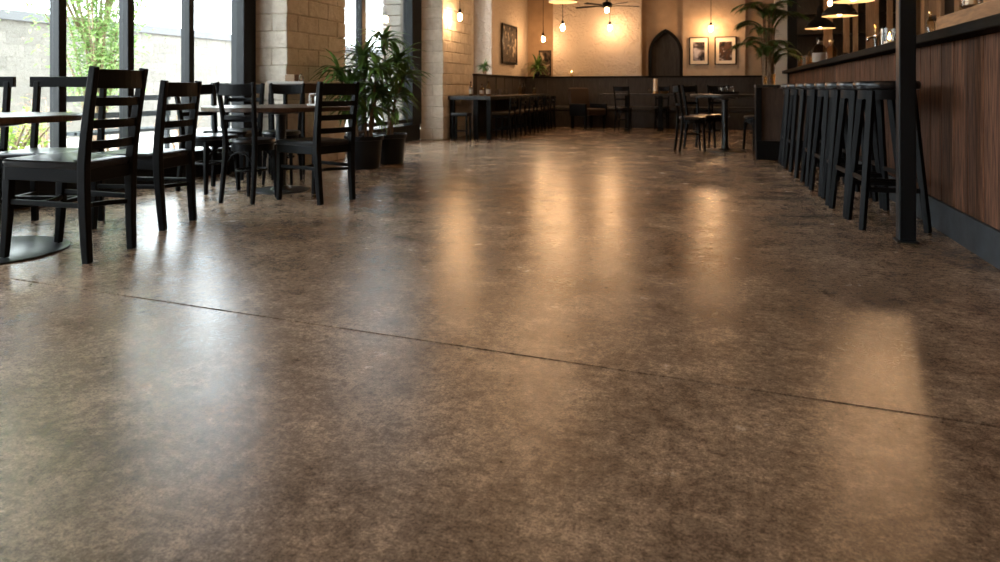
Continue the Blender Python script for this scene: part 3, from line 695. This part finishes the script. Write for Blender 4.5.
# bar stools
def bar_stool(label, loc, rz, group):
    t = thing('bar_stool', label, 'bar stool', loc, rz, group); H = .905
    bm = nb(); lathe(bm, [(.165, H-.055), (.182, H-.05), (.187, H-.035), (.187, H-.014), (.178, H-.002), (.12, H-.004), (0, H-.010)], n=40); obj('seat', bm, 'seat', t, smooth=True, angle=40)
    bm = nb(); lathe(bm, [(.148, H-.115), (.158, H-.115), (.158, H-.055), (.148, H-.055)], n=32, cap=False); obj('seat_ring', bm, 'black', t, smooth=True, angle=40)
    for k in range(4):
        a = PI/4+k*PI/2; c, s = math.cos(a), math.sin(a)
        bm = nb(); sweep(bm, [(c*.155, s*.155, H-.06), (c*.252, s*.252, 0)], [.040, .034], [.040, .034], up=(-s, c, 0)); obj('leg', bm, 'black', t, .005)
    def rr(z): return .252-.097*z/(H-.06)
    for k in range(4):
        z = .30 if k % 2 else .245; a0, a1 = PI/4+k*PI/2, PI/4+(k+1)*PI/2; r = rr(z)
        bm = nb(); sweep(bm, [(math.cos(a0)*r, math.sin(a0)*r, z), (math.cos(a1)*r, math.sin(a1)*r, z)], .018, .030); obj('stretcher', bm, 'black', t, .004)
    return t
GS = 'black bar stools along the counter'
ords = ['second', 'third', 'fourth', 'fifth', 'sixth', 'seventh']
SY = [4.88, 5.31, 5.76, 6.24, 6.80, 7.36, 7.92, 8.46]
SX = [1.00, .97, .955, .94, .92, .905, .88, .86]
st = bar_stool('nearest black round-seated bar stool, its edge behind the steel post', (SX[0], SY[0], 0), .06, GS)
for i in range(1, 7): dup(st, 'black round-seated bar stool, %s from the steel post' % ords[i-1], (SX[i], SY[i], 0), [.0, .1, -.05, .08, .0, -.1, .05, .0][i])
dup(st, 'farthest black round-seated bar stool, in front of the low partition cabinet', (SX[7], SY[7], 0), .0)

# counter items
CT = 1.1865
GC = 'bottles and glasses on the bar counter'
glass('drinking_glass', (1.44, 13.9, CT), .05, .26, 'amber', 'tall amber glass at the far left end of the bar counter', 'glass', GC)
glass('drinking_glass', (1.44, 13.2, CT), .045, .24, 'clear', 'tall clear glass second from the far end of the bar counter', 'glass', GC)
glass('drinking_glass', (1.44, 12.6, CT), .055, .20, 'amber', 'amber tumbler left of the large bottles on the bar counter', 'glass', GC)
bottle('bottle', (1.44, 11.35, CT), .10, .42, 'smoke', 'large pale-labelled bottle standing on the counter under the farthest bar lamp', GC, True)
bottle('bottle', (1.46, 10.35, CT), .075, .32, 'amber', 'broad amber jar bottle right of the large labelled bottle on the counter', GC, False, 'brass')
glass('glass_jar', (1.46, 9.3, CT), .035, .10, 'smoke', 'low dark glass jar alone on the counter below the nearer lamps', 'jar', GC)
tp = thing('beer_tap', 'small chrome beer tap on the bar counter left of the steel post', 'tap', (1.42, 7.35, CT))
bm = nb(); lathe(bm, [(.04, 0), (.04, .01), (.016, .02), (.016, .13), (.022, .14), (.022, .17), (.01, .18)], n=20); obj('column', bm, 'chrome', tp, smooth=True, angle=40)
bm = nb(); tube(bm, [(0, .0, .15), (-.05, -.06, .15), (-.09, -.11, .135), (-.09, -.115, .11)], [.012, .012, .012, .009], 10); obj('spout', bm, 'chrome', tp, smooth=True)
bm = nb(); tube(bm, [(0, 0, .17), (.0, .02, .27)], [.010, .016], 10); obj('handle', bm, 'brass', tp, smooth=True)
def lantern(loc, label, r=.06, h=.17):
    t = thing('candle_jar', label, 'candle jar', loc, 0, 'lit candle jars on the bar')
    bm = nb(); lathe(bm, [(r*.9, 0), (r, .008), (r, h), (r*.94, h), (r*.94, .014), (0, .012)], n=26); obj('glass_jar', bm, 'clear', t, smooth=True, angle=40)
    bm = nb(); lathe(bm, [(r*.6, .0145), (r*.6, h*.45), (0, h*.45)], n=20); obj('wax', bm, 'candlewax', t, smooth=True, angle=40)
    bm = nb(); lathe(bm, [(0, h*.48), (.014, h*.58), (0, h*.86)], n=10); obj('flame', bm, 'flame', t, smooth=True)
    return t
lantern((1.45, 6.95, CT), 'wide lit candle jar on the bar counter just left of the steel post', .075, .20)
lantern((1.50, 5.02, 1.3605), 'lit candle jar on the raised wooden ledge right of the steel post', .055, .17)
bottle('bottle', (1.40, 5.50, CT), .026, .20, 'amber', 'slim amber bottle at the end of the raised ledge, right of the post', GC, False, 'brass')

# back bar at the far end: uprights, shelves, bottles
t = thing('back_bar_shelf', 'dark shelving with pale timber uprights at the far end of the bar', 'shelf', (2.35, 15.1, 0))
for x, w in ((-.95, .08), (-.285, .16), (.045, .11), (.205, .09), (.50, .22), (.80, .10), (1.12, .16)):
    bm = nb(); box(bm, (x, -.02, 1.5), (w, .06, 3.0)); obj('upright', bm, 'upright', t, .004)
for z in (.9, 1.30, 1.95, 2.35, 2.75):
    bm = nb(); box(bm, (.06, .24, z), (2.18, .42, .04)); obj('shelf', bm, 'darkpanel', t, .003)
bm = nb(); box(bm, (.06, .47, 1.5), (2.2, .04, 3.0)); obj('back_panel', bm, 'darkpanel', t)
for i, (x, zz, m, w) in enumerate(((1.75, 1.3205, 'amber', 'leftmost amber bottle on the far back-bar shelf'), (1.92, 1.3205, 'smoke', 'dark bottle second from left on the far back-bar shelf'),
                        (2.22, 1.3205, 'amber', 'amber bottle between two timber uprights on the far back-bar shelf'), (2.68, 1.3205, 'smoke', 'dark bottle right of the middle uprights on the far back-bar shelf'),
                        (3.03, 1.3205, 'amber', 'amber bottle right of the widest upright on the far back-bar shelf'))):
    bottle('bottle', (x, 15.30, zz), .045, .30, m, w, 'bottles on the back-bar shelves')
t = thing('back_bar_cabinet', 'tall dark back-bar cabinet with timber uprights along the wall behind the counter', 'cabinet', (3.42, 9.4, 0))
for y in (-4.2, -3.4, -2.6, -1.8, -1.0, .2, 1.3, 2.5, 3.4, 4.3):
    bm = nb(); box(bm, (-.02, y, 1.5), (.06, .22, 3.0)); obj('upright', bm, 'upright', t, .004)
for z in (.95, 1.45, 2.05, 2.6):
    bm = nb(); box(bm, (.15, 0, z), (.26, 9.0, .04)); obj('shelf', bm, 'darkpanel', t)
bm = nb(); box(bm, (.30, 0, 1.5), (.03, 9.0, 3.0)); obj('back_panel', bm, 'darkpanel', t)

# ------------------------------------------------------------------ lamps
CZ = 3.298
def bulb_pendant(label, x, y, z, mat='bulb'):
    """z: centre of the bulb"""
    t = thing('pendant_bulb', label, 'pendant light', (x, y, CZ), 0, 'bare bulb pendants')
    d = CZ-z
    bm = nb(); lathe(bm, [(.05, -.025), (.05, 0)], n=20); obj('ceiling_rose', bm, 'black', t)
    bm = nb(); tube(bm, [(0, 0, -.01), (0, 0, -d+.12)], .006, 8); obj('cord', bm, 'black', t)
    bm = nb(); lathe(bm, [(.020, -d+.055), (.026, -d+.06), (.026, -d+.115), (.012, -d+.14)], n=18); obj('socket', bm, 'black', t, smooth=True, angle=40)
    bm = nb(); lathe(bm, [(0, -d-.060), (.017, -d-.056), (.031, -d-.040), (.037, -d-.012), (.034, -d+.020), (.024, -d+.050), (.017, -d+.062)], n=22); obj('bulb', bm, mat, t, smooth=True)
bulb_pendant('bare warm bulb glowing against the second stone pier', -4.13, 11.0, 2.05)
bulb_pendant('bare warm bulb low in the dark back corner above the ledge plant', -3.76, 15.35, 1.96)
bulb_pendant('bare warm bulb on a long cord left of the ceiling fan', -2.85, 13.2, 2.02)
bulb_pendant('brightest bare bulb, lighting the pale trowelled wall below the fan', -2.27, 15.42, 2.19)
bulb_pendant('bare warm bulb above the two paired pictures', -.145, 15.66, 2.13)
# lamp that hangs above the picture's upper edge and shows in the polished floor
bulb_pendant('bare bulb hanging over the middle of the floor, above the view', -2.2, 8.32, 2.67, 'strongbulb')
bulb_pendant('added unseen fill bulb over the floor just ahead of the viewpoint', -1.0, 2.6, 2.6)  # lamp added out of view to brighten the near floor
bulb_pendant('added unseen fill bulb right of the viewpoint, near the bar', .35, .6, 2.5)  # unseen lamp put in to warm the foreground on the bar side
bulb_pendant('added unseen fill bulb left of the viewpoint, near the windows', -2.9, .4, 2.5)  # unseen lamp added as fill for the left foreground
# shallow dish pendant at the upper edge
t = thing('dish_pendant', 'shallow cream dish pendant at the top edge, left of the ceiling fan', 'pendant light', (-2.11, 9.8, CZ))
bm = nb(); tube(bm, [(0, 0, 0), (0, 0, -1.06)], .006, 8); obj('cord', bm, 'black', t)
bm = nb(); lathe(bm, [(.205, -1.215), (.20, -1.19), (.12, -1.12), (.04, -1.08), (.02, -1.05)], n=36, cap=False); obj('shade', bm, 'lining', t, smooth=True)
bm = nb(); lathe(bm, [(0, -1.185), (.035, -1.17), (.045, -1.14), (.03, -1.10), (.015, -1.09)], n=20); obj('bulb', bm, 'barbulb', t, smooth=True)
def bar_lamp(label, x, y, z):
    t = thing('bar_pendant', label, 'pendant light', (x, y, CZ), 0, 'black dome lamps over the bar'); d = CZ-z
    bm = nb(); tube(bm, [(0, 0, 0), (0, 0, -d+.30)], .006, 8); obj('cord', bm, 'black', t)
    pr = [(.190, -d), (.188, -d+.012), (.168, -d+.055), (.128, -d+.095), (.080, -d+.130), (.048, -d+.165), (.042, -d+.25), (.018, -d+.30)]
    bm = nb(); lathe(bm, pr, n=44, cap=False); obj('shade', bm, 'shade', t, smooth=True, angle=50)
    bm = nb(); lathe(bm, [(.1875, -d+.001), (.165, -d+.050), (.125, -d+.090), (.076, -d+.124), (0, -d+.145)], n=44, cap=False); obj('shade_lining', bm, 'lining', t, smooth=True)
    bm = nb(); lathe(bm, [(0, -d+.006), (.022, -d+.012), (.030, -d+.035), (.022, -d+.07), (.014, -d+.10)], n=20); obj('bulb', bm, 'barbulb', t, smooth=True)
bar_lamp('black dome lamp over the bar, lowest in view and farthest along the counter', 1.28, 10.03, 1.64)
bar_lamp('black dome lamp over the bar, middle of the three in view', 1.31, 8.68, 1.67)
bar_lamp('black dome lamp over the bar, nearest of the three and cut by the top edge', 1.255, 7.51, 1.70)
bulb_pendant('bare bulb over the front edge of the bar above the stools, above the view', 1.41, 6.93, 2.08, 'strongbulb')
bulb_pendant('small bare bulb behind the bar lamps, before the far back-bar shelving', 1.98, 14.2, 2.43, 'barbulb')

# ceiling fan
t = thing('ceiling_fan', 'dark ceiling fan with a warm light, at the top edge before the pale wall', 'ceiling fan', (-1.97, 13.0, 2.38))
bm = nb(); lathe(bm, [(.02, .07), (.02, .84), (.06, .86), (.06, .917)], n=16); obj('downrod', bm, 'black', t, smooth=True, angle=40)
bm = nb(); lathe(bm, [(.05, -.03), (.09, -.02), (.10, .03), (.07, .07), (.03, .08)], n=24); obj('motor', bm, 'black', t, smooth=True, angle=40)
for k in range(5):
    a = math.radians(168+72*k); c, s = math.cos(a), math.sin(a)
    bm = nb(); sweep(bm, [(c*.09, s*.09, .0), (c*.22, s*.22, .01), (c*.62, s*.62, .0)], [.03, .06, .075], .010, up=(s*.22, -c*.22, 1)); obj('blade', bm, 'black', t, .003)
bm = nb(); lathe(bm, [(0, -.125), (.03, -.115), (.04, -.08), (.03, -.032)], n=20); obj('light', bm, 'barbulb', t, smooth=True)

# ------------------------------------------------------------------ pictures and ledge plants
def picture(label, c, w, h, rz, artm, mat_b, frame='black', fw=.03):
    """faces local -Y"""
    t = thing('framed_picture', label, 'picture', c, rz)
    bm = nb(); sweep(bm, [(-w/2+fw/2, -.015, -h/2+fw/2), (w/2-fw/2, -.015, -h/2+fw/2), (w/2-fw/2, -.015, h/2-fw/2), (-w/2+fw/2, -.015, h/2-fw/2)], fw, .028, up=(0, 1, 0), closed=True); obj('frame', bm, frame, t, .003)
    bm = nb(); box(bm, (0, -.006, 0), (w-.02, .008, h-.02)); obj('mat_board' if mat_b else 'backing', bm, 'mat' if mat_b else artm, t)
    if mat_b: bm = nb(); box(bm, (0, -.0115, -.01), (w*.58, .003, h*.66)); obj('print', bm, artm, t)
    return t
picture('tall dark-framed picture on the stone wall above the communal table', (XP+.028, 14.53, 1.80), 1.14, .86, PI/2, 'art1', False, fw=.06).scale = (1, 1, 1)
picture('left of the two black-framed photographs beside the arched niche', (-.40, 15.935, 1.67), .42, .62, 0, 'art2', True)
picture('right of the two black-framed photographs, nearer the palm', (.155, 15.935, 1.67), .46, .62, 0, 'art3', True)
picture('small dark picture in the back corner behind the ledge plant', (-3.92, 16.19, 1.45), .30, .62, 0, 'art1', False)
def ledge_plant(label, loc, seed, n, L, wd, mat, potr, poth, potmat):
    r = random.Random(seed); t = thing('ledge_plant', label, 'plant', loc, 0)
    bm = nb(); lathe(bm, [(potr*.7, 0), (potr, poth*.6), (potr*.8, poth), (potr*.6, poth), (potr*.6, poth*.8), (0, poth*.8)], n=20); obj('pot', bm, potmat, t, smooth=True, angle=40)
    lf = nb()
    for k in range(n):
        a = r.uniform(0, 2*PI); el = r.uniform(.2, 1.45)
        blade(lf, (0, 0, poth*.8+r.uniform(0, L*.35)), (math.cos(a)*math.cos(el), math.sin(a)*math.cos(el), math.sin(el)), L*r.uniform(.6, 1.05), wd, r.uniform(1.0, 2.4), 5)
    obj('foliage', lf, mat, t, smooth=True); return t
ledge_plant('spiky green plant on the wainscot ledge in the back corner', (-3.99, 15.69, 1.1255), 3, 90, .40, .045, 'leafg', .075, .10, 'pot')
ledge_plant('small leafy posy in a vase on the wainscot beside the second stone pier', (-4.283, 12.75, 1.1255), 9, 60, .20, .040, 'leafg', .045, .10, 'smoke')

# ------------------------------------------------------------------ outside
bm = nb(); box2(bm, (-24, -14, -.10), (XL-.0, 36, -.03)); o = struct('patio_ground', bm, 'patio')
def outer_wall():
    bm = nb(); j = .003; x0, x1 = -11.25, -11.0; L, ch = .62, .2; nrow = 10
    for k in range(nrow):
        y = 1.0-(L/2 if k % 2 else 0)
        while y < 22:
            dx = R.uniform(0, .003); box2(bm, (x0, y+j, -.03+k*ch+j), (x1+dx, y+L-j, -.03+(k+1)*ch-j)); y += L
    o = struct('garden_wall', bm, 'whiteblock')
    c = nb(); box2(c, (x0+.02, .7, -.03), (x1-.003, 22, -.03+nrow*ch)); obj('mortar_core', c, 'whiteblock', o)
    c = nb(); box2(c, (x0-.05, .7, -.03+nrow*ch), (x1+.05, 22, .13+nrow*ch)); obj('coping', c, 'cap', o)
mt['whiteblock'] = stone('pale_outdoor_block', (.185, .168, .145), (.235, .217, .19))
outer_wall()
bm = nb(); 
for k in range(16): box2(bm, (-6.3, 12.45, -.03+k*.21+.008), (-5.9, 13.05, -.03+(k+1)*.21-.008))
struct('garden_pillar', bm, 'whiteblock', bevel=.01)
def shrub(name, label, loc, stems, nleaf, ls, mat, seed, rad, h0, h1, group=None, added_crown=False):
    r = random.Random(seed); t = thing(name, label, 'shrub', loc, 0, group); sb, lf = nb(), nb(); tips = []
    for k in range(stems):
        a = r.uniform(0, 2*PI); q = rad*r.uniform(.3, 1.0); hh = r.uniform(h0, h1); n = 6
        pts = [Vector((.08*math.cos(a)+q*math.cos(a)*(i/n)**1.5, .08*math.sin(a)+q*math.sin(a)*(i/n)**1.5, hh*(i/n)**.85)) for i in range(n+1)]
        tube(sb, pts, [.016*(1-.8*i/n)+.003 for i in range(n+1)], 5); tips.append(pts)
    for k in range(nleaf):
        pts = tips[r.randrange(stems)]; u = r.uniform(.22, 1.)*(len(pts)-1); i = min(int(u), len(pts)-2); p = pts[i].lerp(pts[i+1], u-i)
        p = p+Vector((r.gauss(0, .15), r.gauss(0, .15), r.gauss(0, .12)))*min(1, h1/1.2)
        if p.z < .02: continue
        a = r.uniform(0, 2*PI); blade(lf, p, (math.cos(a), math.sin(a), r.uniform(-.6, .5)), ls*r.uniform(.7, 1.3), ls*.42, .8, 2)
    if added_crown:     # spreading top added above the window view to block upper sky
        for k in range(6500):
            v = Vector((r.gauss(0, 1), r.gauss(0, 1), r.gauss(0, 1))).normalized()*r.random()**.4
            a = r.uniform(0, 2*PI); blade(lf, (v.x*1.2+.1, v.y*2.3-1.1, 4.0+v.z*1.6), (math.cos(a), math.sin(a), r.uniform(-.6, .5)), ls*r.uniform(1., 1.7), ls*.55, .8, 2)
        for k in range(7):
            q = Vector((r.uniform(-.8, .8), r.uniform(-2.2, .8), r.uniform(3.2, 4.4))); tube(sb, [(0, 0, 1.2), q*.5+Vector((0, 0, .9)), q], [.025, .018, .008], 5)
    obj('stems', sb, 'bark', t, smooth=True)['kind'] = 'stuff'; obj('foliage', lf, mat, t)
    return t
shrub('garden_shrub', 'tall airy green shrub outside, seen between the first two window mullions', (-8.0, 7.40, -.03), 14, 4200, .105, 'leaftree', 4, 1.25, 2.0, 4.3, added_crown=True)
shrub('garden_shrub', 'slender light green shrub outside, leaning in at the left edge of the window', (-9.6, 5.6, -.03), 6, 420, .13, 'leaftree', 14, .8, 2.2, 3.4)
shrub('garden_shrub', 'low yellow-green leafy bush outside under the far left pane', (-5.62, 4.25, -.03), 26, 1000, .085, 'leafy', 6, .42, .35, .72)
for i, (x, y, h, w) in enumerate(((-7.2, 6.0, .75, 'russet patio plant left of the tall airy shrub'), (-7.0, 6.75, .62, 'russet patio plant right of the first mullion, before the tall shrub'), (-6.8, 7.6, .55, 'low russet plant on the patio by the railing'))):
    shrub('patio_plant', w, (x, y, -.03), 9, 170, .07, 'leafred', 30+i, .28, h*.6, h, 'russet plants on the patio')
# patio railing
t = thing('patio_railing', 'grey patio railing with thin balusters, outside the last window pane', 'railing', (-6.3, 8.9, -.03))
for z, hh in ((.93, .055), (.83, .04), (.14, .04)):
    bm = nb(); box(bm, (0, 0, z), (.045, 2.6, hh)); obj('rail', bm, 'rail', t)
for k in range(17):
    bm = nb(); box(bm, (0, -1.28+k*.16, .48), (.018, .018, .68)); obj('baluster', bm, 'rail', t)
for y in (-1.27, 1.27): bm = nb(); box(bm, (0, y, .48), (.05, .05, .96)); obj('post', bm, 'rail', t)
# patio bench
t = thing('patio_bench', 'grey slatted patio bench outside, seen past the second chair', 'bench', (-6.0, 6.0, -.03))
for z in (.78, .60): bm = nb(); box(bm, (-.20, 0, z), (.03, 1.5, .06)); obj('back_rail', bm, 'rail', t)
for x in (-.12, .0, .12): bm = nb(); box(bm, (x, 0, .44), (.09, 1.5, .03)); obj('seat_slat', bm, 'rail', t)
for y in (-.70, .70):
    bm = nb(); sweep(bm, [(-.19, y, 0), (-.19, y, .45), (-.22, y, .82)], .045, .045, up=(0, 1, 0)); obj('leg', bm, 'rail', t)
    bm = nb(); box(bm, (.15, y, .212), (.045, .045, .425)); obj('leg', bm, 'rail', t)

# pieces that belong to a part hang under that part
SUB = {'soil': 'pot', 'shade_lining': 'shade', 'label': 'body', 'cap': 'body', 'print': 'mat_board', 'flame': 'wax', 'bulb': 'socket', 'foot': 'column'}
for root in [o for o in COL.objects if o.parent is None]:
    parts = list(root.children)
    for c in parts:
        want = SUB.get(c.name.split('.')[0])
        host = [q for q in parts if q.name.split('.')[0] == want]
        if want and len(host) == 1: c.parent = host[0]

# ------------------------------------------------------------------ sky
w = bpy.data.worlds.new('overcast'); SC.world = w; w.use_nodes = True
bg = w.node_tree.nodes['Background']; bg.inputs['Color'].default_value = (.86, .94, 1., 1); bg.inputs['Strength'].default_value = 8.5

# ------------------------------------------------------------------ camera
cam = bpy.data.cameras.new('camera'); co = bpy.data.objects.new('camera', cam); COL.objects.link(co)
co.location = (0, 0, .86); co.rotation_euler = (PI/2, 0, math.radians(17.3))
cam.sensor_width = 36; cam.lens = 36*.700; cam.shift_y = -.193
cam.dof.use_dof = True; cam.dof.focus_distance = 2.8; cam.dof.aperture_fstop = 4.5; cam.clip_start = .05
SC.camera = co
SC.view_settings.view_transform = 'Standard'; SC.view_settings.look = 'None'; SC.view_settings.gamma = 1; SC.view_settings.use_curve_mapping = False
SC.view_settings.exposure = .70
SC.cycles.sample_clamp_indirect = 6; SC.cycles.max_bounces = 10; SC.cycles.transparent_max_bounces = 16
